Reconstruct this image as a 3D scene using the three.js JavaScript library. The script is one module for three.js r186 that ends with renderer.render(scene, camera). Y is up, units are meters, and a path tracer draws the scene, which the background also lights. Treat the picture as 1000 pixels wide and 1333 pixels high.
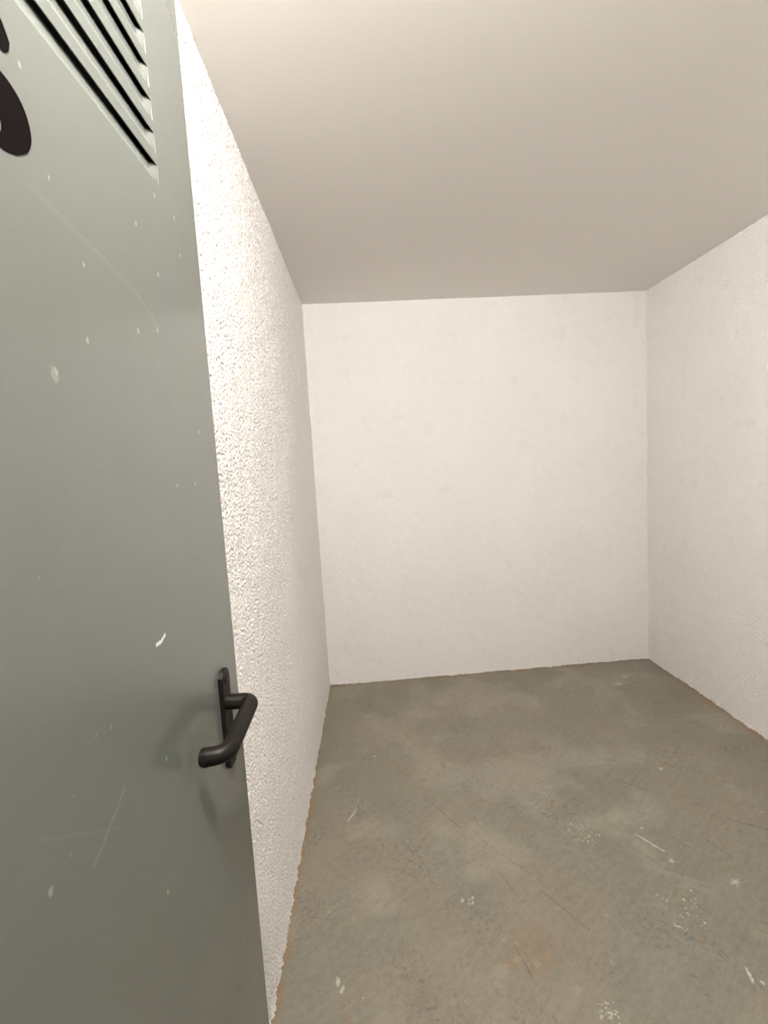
import * as THREE from 'three';
import { RectAreaLightUniformsLib } from 'three/addons/lights/RectAreaLightUniformsLib.js';
import { mergeGeometries } from 'three/addons/utils/BufferGeometryUtils.js';

// ------------------------------------------------------------------ camera, renderer, exposure
// Metres, y up. Depth into the room is -z; the doorway is at z = 0.
const scene = new THREE.Scene();
scene.background = new THREE.Color(0x000000);
const EYE = 1.45, FOCAL = 627.7, YAW = 0.03771, PITCH = 0.09708, ROLL = -0.05957;
const camera = new THREE.PerspectiveCamera(2 * Math.atan(666.5 / FOCAL) * 180 / Math.PI, 1000 / 1333, 0.02, 30);
camera.position.set(0, EYE, 0);
camera.rotation.order = 'YXZ';
camera.rotation.set(-PITCH, -YAW, ROLL);
scene.add(camera);
const renderer = new THREE.WebGLRenderer({ antialias: true });
renderer.toneMapping = THREE.LinearToneMapping;
renderer.toneMappingExposure = 1.05;
renderer.shadowMap.enabled = true;
RectAreaLightUniformsLib.init();

// the room's single lamp: a small oval bulkhead light on the front wall, above the doorway (over the camera)
const LAMP = { x: 0.035, y: 2.392, z: -0.025, width: 0.16, height: 0.095, nits: 470, candela: 6.6, color: new THREE.Color().setRGB(1.0, 0.95, 0.91) };

// ------------------------------------------------------------------ room measures
const H = 2.4712;
const BL = [-0.316, 3.125], BR = [1.905, 3.172];          // back corners: x, depth
const leftX = d => BL[0] + 0.01043 * (d - BL[1]);
const rightX = d => BR[0] + 0.01072 * (d - BR[1]);
const FRONT = -0.035, FRONT_T = 0.12;

// ------------------------------------------------------------------ noise
function rng(seed) {
  let a = seed >>> 0;
  return () => { a = (a + 0x6D2B79F5) >>> 0; let t = a; t = Math.imul(t ^ (t >>> 15), t | 1); t ^= t + Math.imul(t ^ (t >>> 7), t | 61); return ((t ^ (t >>> 14)) >>> 0) / 4294967296; };
}
const PERM = new Uint8Array(512); const GX = new Float32Array(256), GY = new Float32Array(256);
{ const r = rng(77), p = [...Array(256).keys()];
  for (let i = 255; i > 0; i--) { const j = Math.floor(r() * (i + 1)); [p[i], p[j]] = [p[j], p[i]]; }
  for (let i = 0; i < 512; i++) PERM[i] = p[i & 255];
  for (let i = 0; i < 256; i++) { const a = r() * Math.PI * 2; GX[i] = Math.cos(a); GY[i] = Math.sin(a); } }
const fade = t => t * t * t * (t * (t * 6 - 15) + 10);
// gradient noise, about -1..1; px, py = lattice period (0: none up to 256)
function noise(x, y, px = 256, py = px, seed = 0) {
  const xi = Math.floor(x), yi = Math.floor(y), xf = x - xi, yf = y - yi;
  const x0 = ((xi % px) + px) % px, x1 = (x0 + 1) % px, y0 = ((yi % py) + py) % py, y1 = (y0 + 1) % py;
  const h = (a, b) => PERM[(PERM[(a + seed * 37) & 255] + b + (a >> 8) * 13 + (b >> 8) * 29) & 255];
  const d = (g, a, b) => GX[g] * a + GY[g] * b;
  const u = fade(xf), v = fade(yf);
  const n00 = d(h(x0, y0), xf, yf), n10 = d(h(x1, y0), xf - 1, yf), n01 = d(h(x0, y1), xf, yf - 1), n11 = d(h(x1, y1), xf - 1, yf - 1);
  return 1.5 * (n00 + u * (n10 - n00) + v * (n01 - n00 + u * (n11 - n01 - n10 + n00)));
}
const fbm = (x, y, oct, seed = 0) => { let s = 0, a = 0.5, f = 1; for (let i = 0; i < oct; i++) { s += a * noise(x * f, y * f, 256, 256, seed + i); a *= 0.5; f *= 2.03; } return s; };
const clamp = (x, a = 0, b = 1) => Math.min(b, Math.max(a, x));
const smooth = (a, b, x) => { const t = clamp((x - a) / (b - a)); return t * t * (3 - 2 * t); };
const toS = l => { l = clamp(l); return Math.round(255 * (l <= 0.0031308 ? 12.92 * l : 1.055 * Math.pow(l, 1 / 2.4) - 0.055)); };
const lin = hex => { const c = new THREE.Color(hex); return [c.r, c.g, c.b]; };

function dataTex(w, h, fn, srgb, repeatX, repeatY) {
  const a = new Uint8Array(w * h * 4);
  for (let j = 0; j < h; j++) for (let i = 0; i < w; i++) { const c = fn(i, j), k = (j * w + i) * 4; a[k] = c[0]; a[k + 1] = c[1]; a[k + 2] = c[2]; a[k + 3] = 255; }
  return finish(new THREE.DataTexture(a, w, h, THREE.RGBAFormat), srgb, repeatX, repeatY);
}
function finish(t, srgb, rx, ry) {
  t.wrapS = t.wrapT = THREE.RepeatWrapping; t.magFilter = THREE.LinearFilter; t.minFilter = THREE.LinearMipmapLinearFilter; t.generateMipmaps = true;
  if (srgb) t.colorSpace = THREE.SRGBColorSpace;
  t.repeat.set(rx, ry); t.needsUpdate = true; return t;
}

// ------------------------------------------------------------------ plaster
// rough sprayed plaster: rounded grains with narrow pits between them; uv are metres
const TILE = 0.8, NP = 1024;
const grainH = (i, j) => {
  const x = i / NP * TILE, y = j / NP * TILE, k = TILE;
  const wx = 0.25 * noise(x * 50, y * 50, 40, 40, 3), wy = 0.25 * noise(x * 50, y * 50, 40, 40, 4);
  const a = noise(x * 120 + wx, y * 120 + wy, 96, 96, 1), b = noise(x * 230, y * 230, 184, 184, 2), c = noise(x * 20, y * 20, 16, 16, 5);
  const n = a * 0.62 + b * 0.34 + c * 0.15;
  return clamp(0.12 + 0.78 * smooth(-0.42, 0.3, n) + 0.1 * b);
};
const plasterBump = dataTex(NP, NP, (i, j) => { const v = Math.round(255 * grainH(i, j)); return [v, v, v]; }, false, 1 / TILE, 1 / TILE);
const plasterColor = dataTex(1024, 1024, (i, j) => {
  const x = i / 1024 * 2.8, y = j / 1024 * 2.8;
  const a = noise(x * 2.5, y * 2.5, 7, 7, 8), b = noise(x * 10, y * 10, 28, 28, 9), c = noise(x * 80, y * 80, 224, 224, 10);
  const smut = smooth(0.45, 0.8, b + 0.5 * c) * 0.05;
  const l = 1 + a * 0.02 + b * 0.012 + c * 0.012 - smut;
  return [toS(0.865 * l), toS(0.848 * l), toS(0.82 * (l - 0.008 * a))];
}, true, 1 / 2.8, 1 / 2.8);
const plaster = new THREE.MeshStandardMaterial({ map: plasterColor, bumpMap: plasterBump, bumpScale: 0.0012, roughness: 0.92 });
const ceilingBump = dataTex(1024, 1024, (i, j) => {
  const x = i / 1024 * 1.2, y = j / 1024 * 1.2;
  const v = Math.round(255 * clamp(0.5 + 0.28 * noise(x * 90, y * 90, 108, 108, 21) + 0.18 * noise(x * 12.5, y * 12.5, 15, 15, 22)));
  return [v, v, v];
}, false, 1 / 1.2, 1 / 1.2);
const ceilingPaint = new THREE.MeshStandardMaterial({ color: new THREE.Color().setRGB(0.85, 0.82, 0.775), bumpMap: ceilingBump, bumpScale: 0.0002, roughness: 0.9 });

// ------------------------------------------------------------------ floor concrete, laid out in room coordinates
const FX0 = -0.46, FX1 = 2.06, FD0 = -0.2, FD1 = 3.3, FW = 1440, FH = 2000;
const floorRGB = new Float32Array(FW * FH * 3), floorHt = new Float32Array(FW * FH);
{
  const warm = [0.238, 0.211, 0.166], green = [0.192, 0.187, 0.149], pale = [0.292, 0.260, 0.211], brown = [0.225, 0.172, 0.112], rust = [0.26, 0.165, 0.085];
  const mix = (c, t, k) => { for (let q = 0; q < 3; q++) c[q] += (t[q] - c[q]) * k; };
  const blob = (x, d, cx, cd, rx, rd) => Math.exp(-(((x - cx) / rx) ** 2 + ((d - cd) / rd) ** 2));
  for (let j = 0; j < FH; j++) for (let i = 0; i < FW; i++) {
    const x = FX0 + (i + 0.5) / FW * (FX1 - FX0), d = FD0 + (j + 0.5) / FH * (FD1 - FD0);
    const big = fbm(x * 1.7 + 3, d * 1.7, 4, 31), mid = fbm(x * 6, d * 6 + 9, 4, 41), fine = fbm(x * 45, d * 45, 3, 51), grit = noise(x * 190, d * 190, 256, 256, 61);
    const c = [...warm];
    mix(c, green, clamp(smooth(-0.1, 0.28, big + 0.45 * mid + 0.35 * blob(x, d, 0.75, 1.75, 0.4, 0.45) + 0.4 * blob(x, d, 0.27, 1.45, 0.12, 0.12) + 0.3 * blob(x, d, 0.02, 1.95, 0.12, 0.15) + 0.3 * blob(x, d, 0.7, 1.2, 0.15, 0.12) + 0.4 * blob(x, d, 1.0, 1.2, 0.35, 0.3) - 0.3 * blob(x, d, 0.5, 2.75, 0.6, 0.3) - 0.1)) * 0.75);
    mix(c, pale, smooth(0.08, 0.4, fbm(x * 2.6 + 20, d * 2.6, 4, 71) + 0.25 * mid + 0.25 * blob(x, d, 0.3, 1.75, 0.3, 0.3) + 0.45 * blob(x, d, 0.5, 2.75, 0.55, 0.3) + 0.3 * blob(x, d, 0.65, 2.1, 0.3, 0.3) - 0.45 * blob(x, d, 1.05, 1.2, 0.35, 0.35)) * 0.7);
    mix(c, brown, smooth(0.3, 0.7, blob(x, d, 0.42, 1.27, 0.11, 0.09) * 0.75 + 0.6 * mid + 0.25 * fine) * 0.6);
    const scuff = smooth(0.1, 0.5, fbm(x * 70 + 2 * mid, d * 70, 3, 81) + 0.5 * fbm(x * 5 + 7, d * 5, 3, 85));
    const ra = x * 0.62 - d * 0.78, rb = x * 0.78 + d * 0.62;       // wiping direction of the trowel
    const wipe = fbm(rb * 9 + 3, ra * 55, 3, 145), wipe2 = fbm(rb * 22, ra * 140 + 5, 2, 151), clump = smooth(-0.05, 0.35, fbm(x * 3.1 + 40, d * 3.1, 3, 155));
    const l = 1 + 0.15 * mid + 0.13 * fine + 0.09 * grit - (0.08 + 0.2 * clump) * scuff + 0.10 * big + 0.10 * wipe + 0.09 * wipe2;
    for (let q = 0; q < 3; q++) c[q] *= l;
    // earth-coloured dirt caught along the foot of the walls, ragged and grainy
    const backD = BL[1] + (x - BL[0]) * (BR[1] - BL[1]) / (BR[0] - BL[0]);
    const wobble = fbm(x * 14 + d * 3, d * 14, 3, 91) + 0.5 * fine;
    const el = (x - leftX(d)) / (0.020 + 0.025 * wobble), er = (rightX(d) - x) / (0.035 + 0.04 * wobble), eb = (backD - d) / (0.03 + 0.06 * wobble);
    const e = Math.min(Math.max(el, 0), Math.max(er, 0), Math.max(eb, 0));
    if (e < 1.3) mix(c, rust, smooth(1.3, 0.55, e + 0.5 * fine + 0.2 * grit) * (0.6 + 0.4 * clamp(wobble)));
    const k = (j * FW + i) * 3; floorRGB[k] = c[0]; floorRGB[k + 1] = c[1]; floorRGB[k + 2] = c[2];
    floorHt[j * FW + i] = 0.5 + 0.25 * mid + 0.2 * fine + 0.1 * grit;
  }
  const px = FW / (FX1 - FX0), py = FH / (FD1 - FD0);
  const spot = (x, d, r, tint, k, stretch = 1, ang = 0) => {
    const ci = (x - FX0) * px, cj = (d - FD0) * py, R = Math.ceil(r * stretch * px) + 2, ca = Math.cos(ang), sa = Math.sin(ang);
    for (let j = Math.max(0, Math.floor(cj - R)); j <= Math.min(FH - 1, cj + R); j++) for (let i = Math.max(0, Math.floor(ci - R)); i <= Math.min(FW - 1, ci + R); i++) {
      const ux = (i + 0.5 - ci) / px, uy = (j + 0.5 - cj) / py, a = (ux * ca + uy * sa) / stretch, b = -ux * sa + uy * ca;
      const q = Math.hypot(a, b) / r + 0.75 * noise(i * 0.21, j * 0.21, 256, 256, 5) + 0.45 * noise(i * 0.55, j * 0.55, 256, 256, 6);
      const w = smooth(1.15, 0.7, q) * k; if (w <= 0) continue;
      const o = (j * FW + i) * 3; for (let z = 0; z < 3; z++) floorRGB[o + z] += (tint[z] - floorRGB[o + z]) * w;
    }
  };
  const streak = (x0, d0, x1, d1, r, tint, k) => { const n = Math.ceil(Math.hypot(x1 - x0, d1 - d0) / (r * 0.8)); for (let i = 0; i <= n; i++) { const t = i / n; spot(x0 + (x1 - x0) * t + 0.002 * noise(t * 9, x0 * 50), d0 + (d1 - d0) * t + 0.002 * noise(t * 9, d0 * 50 + 7), r * (0.75 + 0.4 * Math.sin(t * Math.PI)), tint, k); } };
  const white = [0.50, 0.47, 0.41], chalk = [0.31, 0.28, 0.23], dark = [0.105, 0.092, 0.072];
  const R = rng(5);
  // dried plaster splashes and scrapes seen on this floor
  streak(-0.152, 1.865, -0.118, 1.93, 0.0035, white, 0.8); streak(-0.136, 1.90, -0.108, 1.99, 0.002, chalk, 0.7);
  streak(0.945, 1.664, 1.0, 1.575, 0.0035, white, 0.8); spot(1.0, 1.535, 0.007, white, 0.7, 1.6, 0.8); spot(0.985, 1.69, 0.006, white, 0.8);
  spot(-0.163, 1.24, 0.007, white, 0.85, 1.8, 1.7); spot(-0.15, 1.22, 0.005, white, 0.8, 2, 1.3); spot(1.60, 2.93, 0.012, white, 0.6, 2.2, 0.1); spot(1.51, 2.84, 0.013, white, 0.65, 2, 0.1);
  spot(1.268, 2.02, 0.009, white, 0.6, 1.5, 0.3); spot(1.15, 1.43, 0.01, white, 0.7, 1.8, 0.2); streak(0.975, 1.17, 0.965, 1.135, 0.004, white, 0.85); spot(0.99, 1.13, 0.005, white, 0.85);
  for (let i = 0; i < 60; i++) spot(0.76 + (R() - 0.5) * 0.11, 1.70 + (R() - 0.5) * 0.12, 0.0008 + R() * R() * 0.0038, white, 0.75, 1 + R() * 1.5, R() * 3);
  for (let i = 0; i < 60; i++) spot(0.74 + (R() - 0.5) * 0.2, 1.92 + (R() - 0.5) * 0.26, 0.0008 + R() * R() * 0.003, white, 0.6, 1 + R(), R() * 3);
  for (let i = 0; i < 55; i++) spot(0.93 + (R() - 0.5) * 0.13, 1.35 + (R() - 0.5) * 0.14, 0.0008 + R() * R() * 0.0042, white, 0.8, 1 + R(), R() * 3);
  for (let i = 0; i < 34; i++) spot(0.55 + (R() - 0.5) * 0.05, 1.09 + (R() - 0.5) * 0.07, 0.0008 + R() * R() * 0.0038, white, 0.75, 1 + R(), R() * 3);
  for (let i = 0; i < 9; i++) spot(0.255 + (R() - 0.5) * 0.04, 1.455 + (R() - 0.5) * 0.03, 0.002 + R() * 0.003, white, 0.7, 1.4, 1);
  for (let i = 0; i < 10; i++) spot(-0.19 + (R() - 0.5) * 0.09, 1.47 + (R() - 0.5) * 0.04, 0.0015 + R() * 0.002, chalk, 0.8, 1 + R() * 2, R() * 3);
  // lime patches in the brown area
  for (const [x, d, r] of [[0.30, 1.225, 0.022], [0.285, 1.19, 0.009], [0.36, 1.255, 0.016], [0.335, 1.315, 0.010], [0.37, 1.30, 0.008], [0.41, 1.235, 0.012], [0.62, 1.22, 0.010], [0.49, 1.16, 0.014], [0.53, 1.40, 0.009], [0.50, 1.52, 0.011]]) spot(x, d, r * 0.85, chalk, 0.5, 1 + R() * 0.5, R() * 3);
  for (let i = 0; i < 700; i++) { const x = FX0 + R() * 2.5, d = R() * 3.1; spot(x, d, 0.0009 + R() * R() * R() * 0.005, R() < 0.35 ? white : chalk, 0.25 + R() * 0.45, 1 + R() * 1.4, R() * 3); }
  for (let i = 0; i < 260; i++) { const x = FX0 + R() * 2.5, d = R() * 3.1; spot(x, d, 0.0015 + R() * 0.005, dark, 0.12 + R() * 0.2, 1 + R() * 2.5, R() * 3); }
  for (let i = 0; i < 46; i++) { const x = 0.2 + R() * 1.4, d = 0.9 + R() * 1.9, a = -0.95 + (R() - 0.5) * 0.9, l = 0.04 + R() * 0.16; streak(x, d, x + Math.cos(a) * l, d + Math.sin(a) * l, 0.0016 + R() * 0.0016, R() < 0.7 ? dark : chalk, 0.16 + R() * 0.14); }
  streak(1.36, 1.58, 1.42, 1.44, 0.002, dark, 0.5); streak(1.02, 1.98, 1.16, 1.87, 0.0025, dark, 0.3);
  spot(-0.322, 1.42, 0.02, chalk, 0.4, 2.2, 1.5);
}
const floorColor = dataTex(FW, FH, (i, j) => { const k = (j * FW + i) * 3; return [toS(floorRGB[k]), toS(floorRGB[k + 1]), toS(floorRGB[k + 2])]; }, true, 1, 1);
const floorBump = dataTex(FW, FH, (i, j) => { const v = Math.round(255 * clamp(floorHt[j * FW + i])); return [v, v, v]; }, false, 1, 1);
const concrete = new THREE.MeshStandardMaterial({ map: floorColor, bumpMap: floorBump, bumpScale: 0.0014, roughness: 0.44 });
const concretePlain = new THREE.MeshStandardMaterial({ color: new THREE.Color().setRGB(0.20, 0.18, 0.14), roughness: 0.7 });

// ------------------------------------------------------------------ helpers
const shade = m => { m.castShadow = m.receiveShadow = true; return m; };
function mesh(name, geometry, material, parent) { const m = shade(new THREE.Mesh(geometry, material)); m.name = name; (parent || scene).add(m); return m; }
function tag(o, label, category, kind, group) { o.userData.label = label; o.userData.category = category; if (kind) o.userData.kind = kind; if (group) o.userData.group = group; return o; }
function box(x0, x1, y0, y1, z0, z1) { const g = new THREE.BoxGeometry(x1 - x0, y1 - y0, z1 - z0); g.translate((x0 + x1) / 2, (y0 + y1) / 2, (z0 + z1) / 2); return g; }

// a plastered wall: its visible face runs from p0 to p1 (x, depth); sprayed grains stand out of the face as real relief
// (steps: [length along the wall, cell size] from p0 on), the face is slightly uneven and its foot ends in a ragged edge
const grain = (u, v, seed) => {
  const wx = 0.3 * noise(u * 40, v * 40, 256, 256, 3), wy = 0.3 * noise(u * 40 + 9, v * 40, 256, 256, 4);
  const n = 0.66 * noise(u * 140 + wx, v * 140 + wy, 256, 256, seed) + 0.4 * noise(u * 235, v * 235, 256, 256, seed + 1);
  return smooth(-0.62, 0.05, n);
};
function wallGeometry(p0, p1, inward, thick, seed, steps, vCell, amp) {
  const L = Math.hypot(p1[0] - p0[0], p1[1] - p0[1]), tx = (p1[0] - p0[0]) / L, td = (p1[1] - p0[1]) / L;
  const us = [0]; let left = 0;
  for (const [len, cell] of steps) { const stop = Math.min(L, left + len); const n = Math.max(1, Math.round((stop - left) / cell)); for (let i = 1; i <= n; i++) us.push(left + (stop - left) * i / n); left = stop; }
  const ys = [0, 0.004]; while (ys[ys.length - 1] < H + 0.02) ys.push(ys[ys.length - 1] + vCell);
  const nu = us.length - 1, nv = ys.length - 1, pos = new Float32Array((nu + 1) * (nv + 1) * 3), uv = new Float32Array((nu + 1) * (nv + 1) * 2), idx = new Uint32Array(nu * nv * 6);
  for (let j = 0, k = 0; j <= nv; j++) for (let i = 0; i <= nu; i++, k++) {
    const u = us[i]; let v = ys[j];
    const near = Math.exp(-v / 0.02);
    let off = amp * (grain(u, v, seed) - 0.6) + 0.003 * noise(u * 3 + seed, v * 3, 256, 256, seed) + 0.0015 * noise(u * 16, v * 16 + seed, 256, 256, seed + 1);
    off += near * (0.006 * noise(u * 22, seed, 256, 256, seed + 3) + 0.006 * noise(u * 75, seed, 256, 256, seed + 4) + 0.002);
    if (j === 0) v = clamp(0.003 * smooth(-0.1, 0.5, noise(u * 7, 3.3, 256, 256, seed + 5)) + 0.005 * smooth(0.0, 0.6, noise(u * 2.2, 9.1, 256, 256, seed + 6)) + 0.002 * noise(u * 60, 1.7, 256, 256, seed + 7), 0, 0.0038);
    pos[k * 3] = p0[0] + tx * u + inward[0] * off; pos[k * 3 + 1] = v; pos[k * 3 + 2] = -(p0[1] + td * u + inward[1] * off); uv[k * 2] = u; uv[k * 2 + 1] = v;
  }
  const flip = tx * inward[1] - td * inward[0] > 0;      // keeps the visible face's winding outward
  for (let j = 0, k = 0; j < nv; j++) for (let i = 0; i < nu; i++, k += 6) { const a = j * (nu + 1) + i, b = a + 1, c = a + nu + 1, d = c + 1; idx.set(flip ? [a, c, b, b, c, d] : [a, b, c, b, d, c], k); }
  const front = new THREE.BufferGeometry();
  front.setAttribute('position', new THREE.BufferAttribute(pos, 3)); front.setAttribute('uv', new THREE.BufferAttribute(uv, 2)); front.setIndex(new THREE.BufferAttribute(idx, 1)); front.computeVertexNormals();
  const b = new THREE.BoxGeometry(L, H + 0.06, thick - 0.008);   // the body behind the face
  b.rotateY(Math.atan2(td, tx));
  const mid = [(p0[0] + p1[0]) / 2 - inward[0] * (thick / 2 + 0.004), (p0[1] + p1[1]) / 2 - inward[1] * (thick / 2 + 0.004)];
  b.translate(mid[0], (H + 0.06) / 2, -mid[1]);
  return mergeGeometries([front, b]);
}
const unit = (x, y) => { const l = Math.hypot(x, y); return [x / l, y / l]; };

// ------------------------------------------------------------------ the setting
const lDir = unit(0.01043, 1), rDir = unit(0.01072, 1), bDir = unit(BR[0] - BL[0], BR[1] - BL[1]);
const along = (p, dir, t) => [p[0] + dir[0] * t, p[1] + dir[1] * t];
tag(mesh('wall_left', wallGeometry([leftX(-0.155), -0.155], along(BL, lDir, 0.12), [lDir[1], -lDir[0]], 0.12, 11, [[1.15, 0.012], [1.15, 0.0025], [9, 0.0038]], 0.0028, 0.0050), plaster), 'rough white plaster wall running behind the open grey door', 'wall', 'structure');
tag(mesh('wall_right', wallGeometry([rightX(-0.155), -0.155], along(BR, rDir, 0.12), [-rDir[1], rDir[0]], 0.12, 23, [[1.9, 0.012], [9, 0.0042]], 0.0042, 0.0045), plaster), 'rough white plaster wall facing the grey door across the bare floor', 'wall', 'structure');
tag(mesh('wall_back', wallGeometry(along(BL, bDir, -0.1), along(BR, bDir, 0.1), [bDir[1], -bDir[0]], 0.12, 37, [[9, 0.0046]], 0.0046, 0.0040), plaster), 'white textured end wall of the storage room', 'wall', 'structure');

{ // floor slab with its face mapped in room coordinates
  const g = box(FX0, FX1, -0.12, 0, -FD1, -FD0), p = g.attributes.position, u = g.attributes.uv;
  for (let i = 0; i < p.count; i++) u.setXY(i, (p.getX(i) - FX0) / (FX1 - FX0), (-p.getZ(i) - FD0) / (FD1 - FD0));
  tag(mesh('floor', g, concrete), 'bare grey concrete floor with plaster splashes and brown edges', 'floor', 'structure');
}
{ const g = box(-1.3, 2.5, H, H + 0.12, -3.4, 1.5), p = g.attributes.position, u = g.attributes.uv;
  for (let i = 0; i < p.count; i++) u.setXY(i, p.getX(i), p.getZ(i));
  tag(mesh('ceiling', g, ceilingPaint), 'smooth flat off-white painted ceiling', 'ceiling', 'structure'); }

// front wall with the doorway, and the passage it opens on (behind the camera)
const OPEN0 = -0.268, OPEN1 = 0.565, OPENH = 2.215;
const uvMetres = g => { const p = g.attributes.position, n = g.attributes.normal, u = g.attributes.uv; for (let i = 0; i < p.count; i++) u.setXY(i, Math.abs(n.getX(i)) > 0.5 ? p.getZ(i) : p.getX(i), Math.abs(n.getY(i)) > 0.5 ? p.getZ(i) : p.getY(i)); return g; };
const zF0 = -FRONT, zF1 = -FRONT + FRONT_T;
tag(mesh('wall_front', uvMetres(mergeGeometries([box(-1.3, OPEN0 - 0.045, 0, H, zF0, zF1), box(OPEN1 + 0.045, 2.5, 0, H, zF0, zF1), box(OPEN0 - 0.045, OPEN1 + 0.045, OPENH + 0.045, H, zF0, zF1)])), plaster), 'white plaster wall around the doorway opening', 'wall', 'structure');
tag(mesh('wall_passage', uvMetres(mergeGeometries([box(-1.3, 2.5, 0, H, 1.35, 1.47), box(-1.42, -1.3, 0, H, zF0, 1.47), box(2.5, 2.62, 0, H, zF0, 1.47)])), plaster), 'plain white passage wall outside the doorway', 'wall', 'structure');
tag(mesh('floor_passage', box(-1.3, 2.5, -0.12, 0, -FD0, 1.47), concretePlain), 'grey concrete passage floor outside the doorway', 'floor', 'structure');

// ------------------------------------------------------------------ the door
const DW = 0.80, DH = 2.20, DT = 0.040, GAP = 0.008;       // local: x from hinge to free edge, y up from the leaf's foot, z = 0 the face towards the room
const door = new THREE.Group(); door.name = 'door_1';
const AZ = 1.8 * Math.PI / 180, EDGE = [-0.23035, 0.78];
door.position.set(EDGE[0] - Math.sin(AZ) * DW, 0, -(EDGE[1] - Math.cos(AZ) * DW));
door.rotation.y = Math.PI / 2 - AZ;
scene.add(door);
tag(door, 'grey-green painted steel door standing open, with vent slots and black lever', 'door', 'structure');

// paint: grey green, a little mottled, with chips, rub marks and scratches (s = distance from the free edge, negative)
const PW = 800, PH = 2200 >> 0;
const paintRGB = new Float32Array(PW * 2048 * 3);
{
  const sy = 2048 / DH, sx = PW / DW;
  const base = [0.143, 0.155, 0.140];
  for (let j = 0; j < 2048; j++) for (let i = 0; i < PW; i++) {
    const x = i / sx, y = j / sy, a = fbm(x * 3, y * 3, 4, 101), b = fbm(x * 30, y * 30, 2, 111), c = noise(x * 160, y * 160, 256, 256, 121), t = fbm(x * 4 + 9, y * 4, 3, 131);
    const l = 1 + 0.07 * a + 0.025 * b + 0.015 * c, k = (j * PW + i) * 3;
    paintRGB[k] = base[0] * l * (1 + 0.05 * t); paintRGB[k + 1] = base[1] * l; paintRGB[k + 2] = base[2] * l * (1 - 0.05 * t);
  }
  const spot = (s, y, r, tint, k, stretch = 1, ang = 0) => {
    const ci = (DW + s) * sx, cj = y * sy, R = Math.ceil(r * stretch * sx) + 2, ca = Math.cos(ang), sa = Math.sin(ang);
    for (let j = Math.max(0, Math.floor(cj - R)); j <= Math.min(2047, cj + R); j++) for (let i = Math.max(0, Math.floor(ci - R)); i <= Math.min(PW - 1, ci + R); i++) {
      const ux = (i + 0.5 - ci) / sx, uy = (j + 0.5 - cj) / sy, q = Math.hypot((ux * ca + uy * sa) / stretch, -ux * sa + uy * ca) / r + 0.25 * noise(i * 0.4, j * 0.4, 256, 256, 7);
      const w = smooth(1.2, 0.6, q) * k; if (w <= 0) continue;
      const o = (j * PW + i) * 3; for (let z = 0; z < 3; z++) paintRGB[o + z] += (tint[z] - paintRGB[o + z]) * w;
    }
  };
  const line = (pts, r, tint, k) => { for (let m = 0; m + 1 < pts.length; m++) { const [a, b] = pts[m], [c, d] = pts[m + 1], n = Math.ceil(Math.hypot(c - a, d - b) / r); for (let i = 0; i <= n; i++) spot(a + (c - a) * i / n, b + (d - b) * i / n, r, tint, k); } };
  const chip = [0.36, 0.37, 0.34], rub = [0.25, 0.265, 0.24], dim = [0.11, 0.12, 0.105];
  for (const [s, y, r] of [[-0.1414, 1.796, 0.0020], [-0.0827, 1.798, 0.0022], [-0.073, 1.754, 0.0022], [-0.1536, 1.698, 0.0021], [-0.1721, 1.6266, 0.0023], [-0.2218, 1.6124, 0.0022], [-0.3217, 1.5775, 0.0020], [-0.067, 1.513, 0.0021], [-0.1, 1.44, 0.002], [-0.3138, 1.646, 0.0018], [-0.449, 1.158, 0.0026], [-0.37, 1.77, 0.002], [-0.2, 1.735, 0.002], [-0.16, 1.44, 0.002], [-0.29, 1.005, 0.002], [-0.262, 1.14, 0.002], [-0.35, 1.70, 0.0015]]) spot(s, y, r, chip, 0.55, 1.5, 1.5);
  spot(-0.3738, 1.5374, 0.0045, rub, 0.6, 1.5, 1.9); spot(-0.371, 1.541, 0.002, chip, 0.5, 2, 1.9);
  line([[-0.256, 1.2685], [-0.246, 1.268], [-0.235, 1.272]], 0.0022, [0.75, 0.73, 0.68], 0.95);
  line([[-0.375, 1.68], [-0.29, 1.668], [-0.215, 1.655], [-0.165, 1.63]], 0.0032, rub, 0.06);
  line([[-0.345, 1.165], [-0.366, 1.152], [-0.40, 1.134]], 0.0018, rub, 0.2);
  line([[-0.10, 1.99], [-0.06, 1.90], [-0.035, 1.82]], 0.003, rub, 0.04);
  const R = rng(19);
  for (let i = 0; i < 36; i++) spot(-DW * R(), DH * R(), 0.0007 + R() * R() * 0.0014, chip, 0.2 + R() * 0.3, 1 + R(), R() * 3);
  for (let i = 0; i < 14; i++) { const s = -DW * R(), y = 0.3 + 1.8 * R(), a = R() * 3.1, l = 0.02 + R() * 0.1; line([[s, y], [s + Math.cos(a) * l, y + Math.sin(a) * l]], 0.0014, rub, 0.03 + R() * 0.04); }
}
const paintMap = dataTex(PW, 2048, (i, j) => { const k = (j * PW + i) * 3; return [toS(paintRGB[k]), toS(paintRGB[k + 1]), toS(paintRGB[k + 2])]; }, true, 1 / DW, 1 / DH);
const paint = new THREE.MeshPhysicalMaterial({ map: paintMap, roughness: 0.16, metalness: 0, ior: 1.85 });
// the same paint on the steel frame of the doorway
const paintPlain = new THREE.MeshPhysicalMaterial({ color: new THREE.Color().setRGB(0.143, 0.155, 0.140), roughness: 0.3, side: THREE.DoubleSide });

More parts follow.
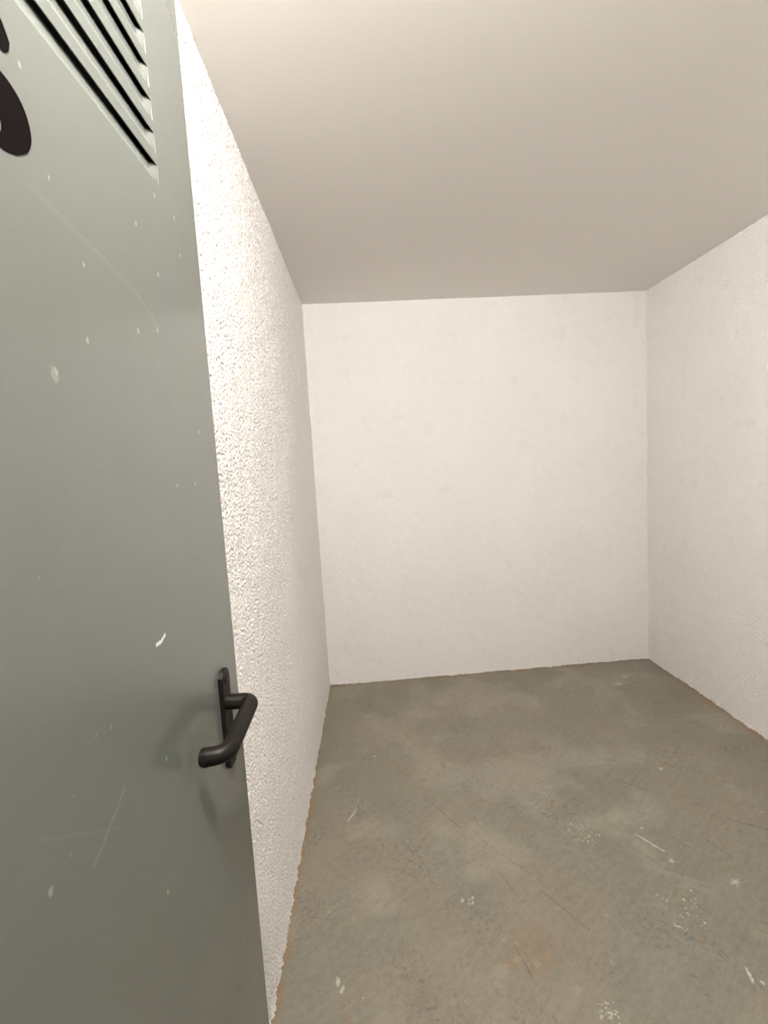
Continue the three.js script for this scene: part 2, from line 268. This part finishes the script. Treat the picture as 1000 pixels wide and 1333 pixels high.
// vent slots: the sheet below each slit is pressed inwards
const SLIT0 = 1.8405, PITCHV = 0.0383, NSLIT = 8, VX1 = DW - 0.124, VX0 = 0.124, PRESS_H = 0.0236, PRESS_D = 0.0047, LIP = 0.0028;
{
  const s = new THREE.Shape([[0, GAP], [DW, GAP], [DW, DH], [0, DH]].map(p => new THREE.Vector2(...p)));
  for (let i = 0; i < NSLIT; i++) { const y1 = SLIT0 + i * PITCHV, y0 = y1 - PRESS_H; s.holes.push(new THREE.Path([[VX0, y0], [VX0, y1], [VX1, y1], [VX1, y0]].map(p => new THREE.Vector2(...p)))); }
  const g = new THREE.ExtrudeGeometry(s, { depth: 0.0012, bevelEnabled: false }); g.translate(0, 0, -0.0012);
  mesh('face_sheet', g, paint, door);
  const paintUV = g => { const p = g.attributes.position, u = g.attributes.uv; for (let i = 0; i < p.count; i++) u.setXY(i, p.getX(i), p.getY(i)); return g; };
  mesh('back_sheet', paintUV(box(0, DW, GAP, DH, -DT, -DT + 0.0012)), paint, door);
  const e = 0.0015;
  mesh('edge_rail', paintUV(mergeGeometries([box(0, e, GAP, DH, -DT + 0.0012, -0.0012), box(DW - e, DW, GAP, DH, -DT + 0.0012, -0.0012), box(e, DW - e, GAP, GAP + e, -DT + 0.0012, -0.0012), box(e, DW - e, DH - e, DH, -DT + 0.0012, -0.0012)])), paint, door);
  // one pressed strip per slit
  const nx = 90, ny = 8, w = VX1 - VX0, pos = [], uv = [], idx = [];
  for (let j = 0; j <= ny; j++) for (let i = 0; i <= nx; i++) {
    const t = i / nx; let x = t * w;
    if (i <= 12) x = 0.018 * i / 12; else if (i >= nx - 12) x = w - 0.018 * (nx - i) / 12; else x = 0.018 + (w - 0.036) * (i - 12) / (nx - 24);
    const q = j / ny, end = Math.min(x, w - x), ramp = smooth(-0.002, 0.016, end + 0.001 - 0.002 * q) * (end < 1e-6 ? 0 : 1);
    pos.push(x, q * (PRESS_H - LIP * ramp), -PRESS_D * q * ramp - 0.0003); uv.push((VX0 + x), SLIT0 - PRESS_H + q * PRESS_H);
  }
  for (let j = 0; j < ny; j++) for (let i = 0; i < nx; i++) { const a = j * (nx + 1) + i; idx.push(a, a + 1, a + nx + 1, a + 1, a + nx + 2, a + nx + 1); }
  const pg = new THREE.BufferGeometry(); pg.setAttribute('position', new THREE.Float32BufferAttribute(pos, 3)); pg.setAttribute('uv', new THREE.Float32BufferAttribute(uv, 2)); pg.setIndex(idx); pg.computeVertexNormals();
  const ventPaint = paint;
  for (let i = 0; i < NSLIT; i++) { const m = mesh('vent_louvre', pg, ventPaint, door); m.position.set(VX0, SLIT0 - PRESS_H + i * PITCHV, 0); }
}

// painted numeral: brush-painted black figure, thick stroke with a small open bowl
{
  const X = s => DW + s, V = (s, y) => new THREE.Vector2(X(s), y);
  const sh = new THREE.Shape();
  // outer outline, starting at the end of the upper stroke, clockwise
  sh.moveTo(X(-0.3816), 1.7697);
  sh.splineThru([V(-0.3794, 1.7769), V(-0.3800, 1.7792), V(-0.3825, 1.7839), V(-0.3859, 1.7887), V(-0.398, 1.797), V(-0.415, 1.799), V(-0.436, 1.790), V(-0.452, 1.768), V(-0.458, 1.742), V(-0.456, 1.717), V(-0.446, 1.701), V(-0.428, 1.692), V(-0.4025, 1.6905), V(-0.3882, 1.6941), V(-0.3815, 1.6982), V(-0.3741, 1.7041), V(-0.3698, 1.7104), V(-0.3675, 1.7169), V(-0.3673, 1.7243), V(-0.3695, 1.7330), V(-0.3749, 1.7407), V(-0.3839, 1.7460), V(-0.3930, 1.7481), V(-0.408, 1.7485), V(-0.420, 1.746), V(-0.421, 1.757), V(-0.414, 1.774), V(-0.402, 1.773), V(-0.394, 1.766), V(-0.3900, 1.7651), V(-0.3857, 1.7659)]);
  const hole = new THREE.Path(); hole.absellipse(X(-0.4125), 1.7085, 0.0135, 0.0125, 0, Math.PI * 2, true); sh.holes.push(hole);
  const g = new THREE.ExtrudeGeometry(sh, { depth: 0.0004, bevelEnabled: false, curveSegments: 10 });
  const m = mesh('painted_numeral', g, new THREE.MeshPhysicalMaterial({ color: new THREE.Color().setRGB(0.005, 0.0035, 0.0035), roughness: 0.9, specularIntensity: 0.05 }), door);
  m.userData.label = 'black brush-painted numeral';
}

// lever handle on its long plate, on both faces
const blackNylon = new THREE.MeshPhysicalMaterial({ color: new THREE.Color().setRGB(0.009, 0.0075, 0.006), roughness: 0.42, specularIntensity: 0.22 });
const screwSteel = new THREE.MeshStandardMaterial({ color: new THREE.Color().setRGB(0.30, 0.29, 0.27), metalness: 0.9, roughness: 0.4 });
const PX = DW - 0.0715, PY = 1.083, PWID = 0.033, PHGT = 0.150, PT = 0.007, NX = DW - 0.077, NY = 1.111, LOFF = 0.0445, LR = 0.0114, LEN = 0.124;
function sweep(points, radius, seg = 28) {                  // round bar along a polyline of points, with rounded ends
  const n = points.length, pos = [], idx = [];
  let up = new THREE.Vector3(0, 1, 0);
  for (let i = 0; i < n; i++) {
    const t = new THREE.Vector3().subVectors(points[Math.min(n - 1, i + 1)], points[Math.max(0, i - 1)]).normalize();
    const b = new THREE.Vector3().crossVectors(t, up).normalize(), u = new THREE.Vector3().crossVectors(b, t).normalize();
    const r = typeof radius === 'function' ? radius(i / (n - 1)) : radius;
    for (let k = 0; k < seg; k++) { const a = k / seg * Math.PI * 2; pos.push(points[i].x + (b.x * Math.cos(a) + u.x * Math.sin(a)) * r, points[i].y + (b.y * Math.cos(a) + u.y * Math.sin(a)) * r, points[i].z + (b.z * Math.cos(a) + u.z * Math.sin(a)) * r); }
  }
  for (let i = 0; i + 1 < n; i++) for (let k = 0; k < seg; k++) { const a = i * seg + k, b = i * seg + (k + 1) % seg, c = a + seg, d = b + seg; idx.push(a, c, b, b, c, d); }
  for (const [row, s] of [[0, 1], [n - 1, -1]]) { const c = pos.length / 3, p = points[row]; pos.push(p.x, p.y, p.z); for (let k = 0; k < seg; k++) { const o = (row * seg + k) * 3; pos.push(pos[o], pos[o + 1], pos[o + 2]); } for (let k = 0; k < seg; k++) { const a = c + 1 + k, b = c + 1 + (k + 1) % seg; s > 0 ? idx.push(c, a, b) : idx.push(c, b, a); } }
  const g = new THREE.BufferGeometry(); g.setAttribute('position', new THREE.Float32BufferAttribute(pos, 3)); g.setIndex(idx); g.computeVertexNormals();
  return g;
}
function bend(a, c, b, r, n, out) {                         // rounds the corner c between a and b
  const u = new THREE.Vector3().subVectors(a, c).normalize(), v = new THREE.Vector3().subVectors(b, c).normalize();
  const p = c.clone().addScaledVector(u, r), q = c.clone().addScaledVector(v, r);
  for (let i = 0; i <= n; i++) { const t = i / n; out.push(new THREE.Vector3().addScaledVector(p, (1 - t) ** 2).addScaledVector(c, 2 * t * (1 - t)).addScaledVector(q, t * t)); }
}
function handle(zFace, side) {
  const w = PWID / 2, h = PHGT / 2, c = 0.0062, b = 0.0012;
  const o = [[-w, -h + c], [-w + c, -h], [w - c, -h], [w, -h + c], [w, h - c], [w - c, h], [-w + c, h], [-w, h - c]].map(p => new THREE.Vector2(p[0] * (1 - b / w), p[1] * (1 - b / h)));
  const pg = new THREE.ExtrudeGeometry(new THREE.Shape(o), { depth: PT - b, bevelEnabled: true, bevelThickness: b, bevelSize: b, bevelSegments: 2 });
  const plate = mesh('handle_plate', pg, blackNylon, door);
  plate.position.set(PX, PY, zFace); if (side < 0) plate.rotation.y = Math.PI;
  plate.userData.label = 'black long plate with cut corners';
  const nx = (NX - PX) * side, ny = NY - PY, z1 = LOFF;
  // collar, then the bar: out of the plate, along the door towards the hinge, back in
  const A = new THREE.Vector3(nx, ny, PT - 0.001), B = new THREE.Vector3(nx, ny, z1), dir = -side;
  const C = new THREE.Vector3(nx + dir * LEN, ny - 0.008, z1 + 0.001), D = new THREE.Vector3(nx + dir * (LEN + 0.002), ny - 0.009, 0.0135);
  const pts = [A.clone()]; bend(A, B, C, 0.0145, 20, pts); bend(B, C, D, 0.021, 24, pts); pts.push(D.clone().add(new THREE.Vector3(0, 0, 0.0012))); pts.push(D.clone());
  const n = pts.length; 
  const lever = mesh('lever', sweep(pts, t => t > 0.985 ? LR - 0.0012 : LR, 44), blackNylon, plate);
  lever.userData.label = 'black round-bar lever returning towards the door';
  const collar = new THREE.CylinderGeometry(LR + 0.0006, LR + 0.0006, 0.002, 32); collar.rotateX(Math.PI / 2); collar.translate(D.x, D.y, D.z + 0.0065); mesh('end_ring', collar, blackNylon, plate);
  for (const y of [h - 0.015, -h + 0.015]) {
    const outer = new THREE.CylinderGeometry(0.0036, 0.0036, 0.0016, 20); outer.rotateX(Math.PI / 2); outer.translate(0, y, PT + 0.0010);
    const slot = box(-0.0028, 0.0028, y - 0.0004, y + 0.0004, PT + 0.0017, PT + 0.0021);
    const sc = mesh('screw', outer, blackNylon, plate); mesh('screw_slot', slot, screwSteel, plate);
  }
}
handle(0, 1); handle(-DT, -1);
// hinges on the knuckle side
const zinc = new THREE.MeshStandardMaterial({ color: new THREE.Color().setRGB(0.45, 0.45, 0.43), metalness: 0.85, roughness: 0.45 });
for (const y of [0.25, 1.1, 1.95]) { const g = new THREE.CylinderGeometry(0.007, 0.007, 0.10, 18); g.translate(-0.0085, y, -0.004); mesh('hinge', g, zinc, door); }

// steel frame lining the doorway
tag(mesh('trim_1', mergeGeometries([box(OPEN0 - 0.045, OPEN0, 0, OPENH + 0.045, zF0 - 0.004, zF1 + 0.004), box(OPEN1, OPEN1 + 0.045, 0, OPENH + 0.045, zF0 - 0.004, zF1 + 0.004), box(OPEN0, OPEN1, OPENH, OPENH + 0.045, zF0 - 0.004, zF1 + 0.004)]), paintPlain), 'grey-green steel frame lining the doorway', 'door frame', 'structure');

// ------------------------------------------------------------------ the lamp
{
  const lamp = new THREE.Group(); lamp.name = 'wall_lamp'; lamp.position.set(LAMP.x, LAMP.y, zF0); scene.add(lamp);   // local -z points into the room
  tag(lamp, 'small oval bulkhead light fixed to the wall above the doorway', 'lamp');
  const whitePlastic = new THREE.MeshStandardMaterial({ color: new THREE.Color().setRGB(0.78, 0.77, 0.74), roughness: 0.45 });
  const oval = (rx, ry, z0, z1, n = 1) => { const g = new THREE.CylinderGeometry(1, 1, z1 - z0, 48, n); g.rotateX(Math.PI / 2); g.scale(rx, ry, 1); g.translate(0, 0, -(z0 + z1) / 2); return g; };
  mesh('lamp_base', oval(0.094, 0.056, 0, 0.016), whitePlastic, lamp);
  const dome = new THREE.SphereGeometry(1, 48, 24); dome.scale(0.086, 0.05, 0.05); dome.translate(0, 0, LAMP.z - zF0 + 0.004);
  const glow = new THREE.MeshStandardMaterial({ color: 0xf4f0e6, emissive: LAMP.color, emissiveIntensity: 3, roughness: 0.35 });
  mesh('diffuser', dome, glow, lamp).userData.label = 'glowing opal oval cover';
  // the opal dome shines all round and strongest straight into the room
  const p = new THREE.RectAreaLight(LAMP.color, LAMP.nits, LAMP.width, LAMP.height); p.position.set(0, 0, LAMP.z - zF0 - 0.05); p.castShadow = true;
  const q = new THREE.PointLight(LAMP.color, LAMP.candela, 0, 2); q.position.set(0, 0, LAMP.z - zF0); q.castShadow = true; q.shadow.radius = 2.25; q.shadow.mapSize.set(2048, 2048); q.shadow.camera.near = 0.07; q.shadow.camera.far = 8;
  lamp.add(p, q);
}

renderer.render(scene, camera);
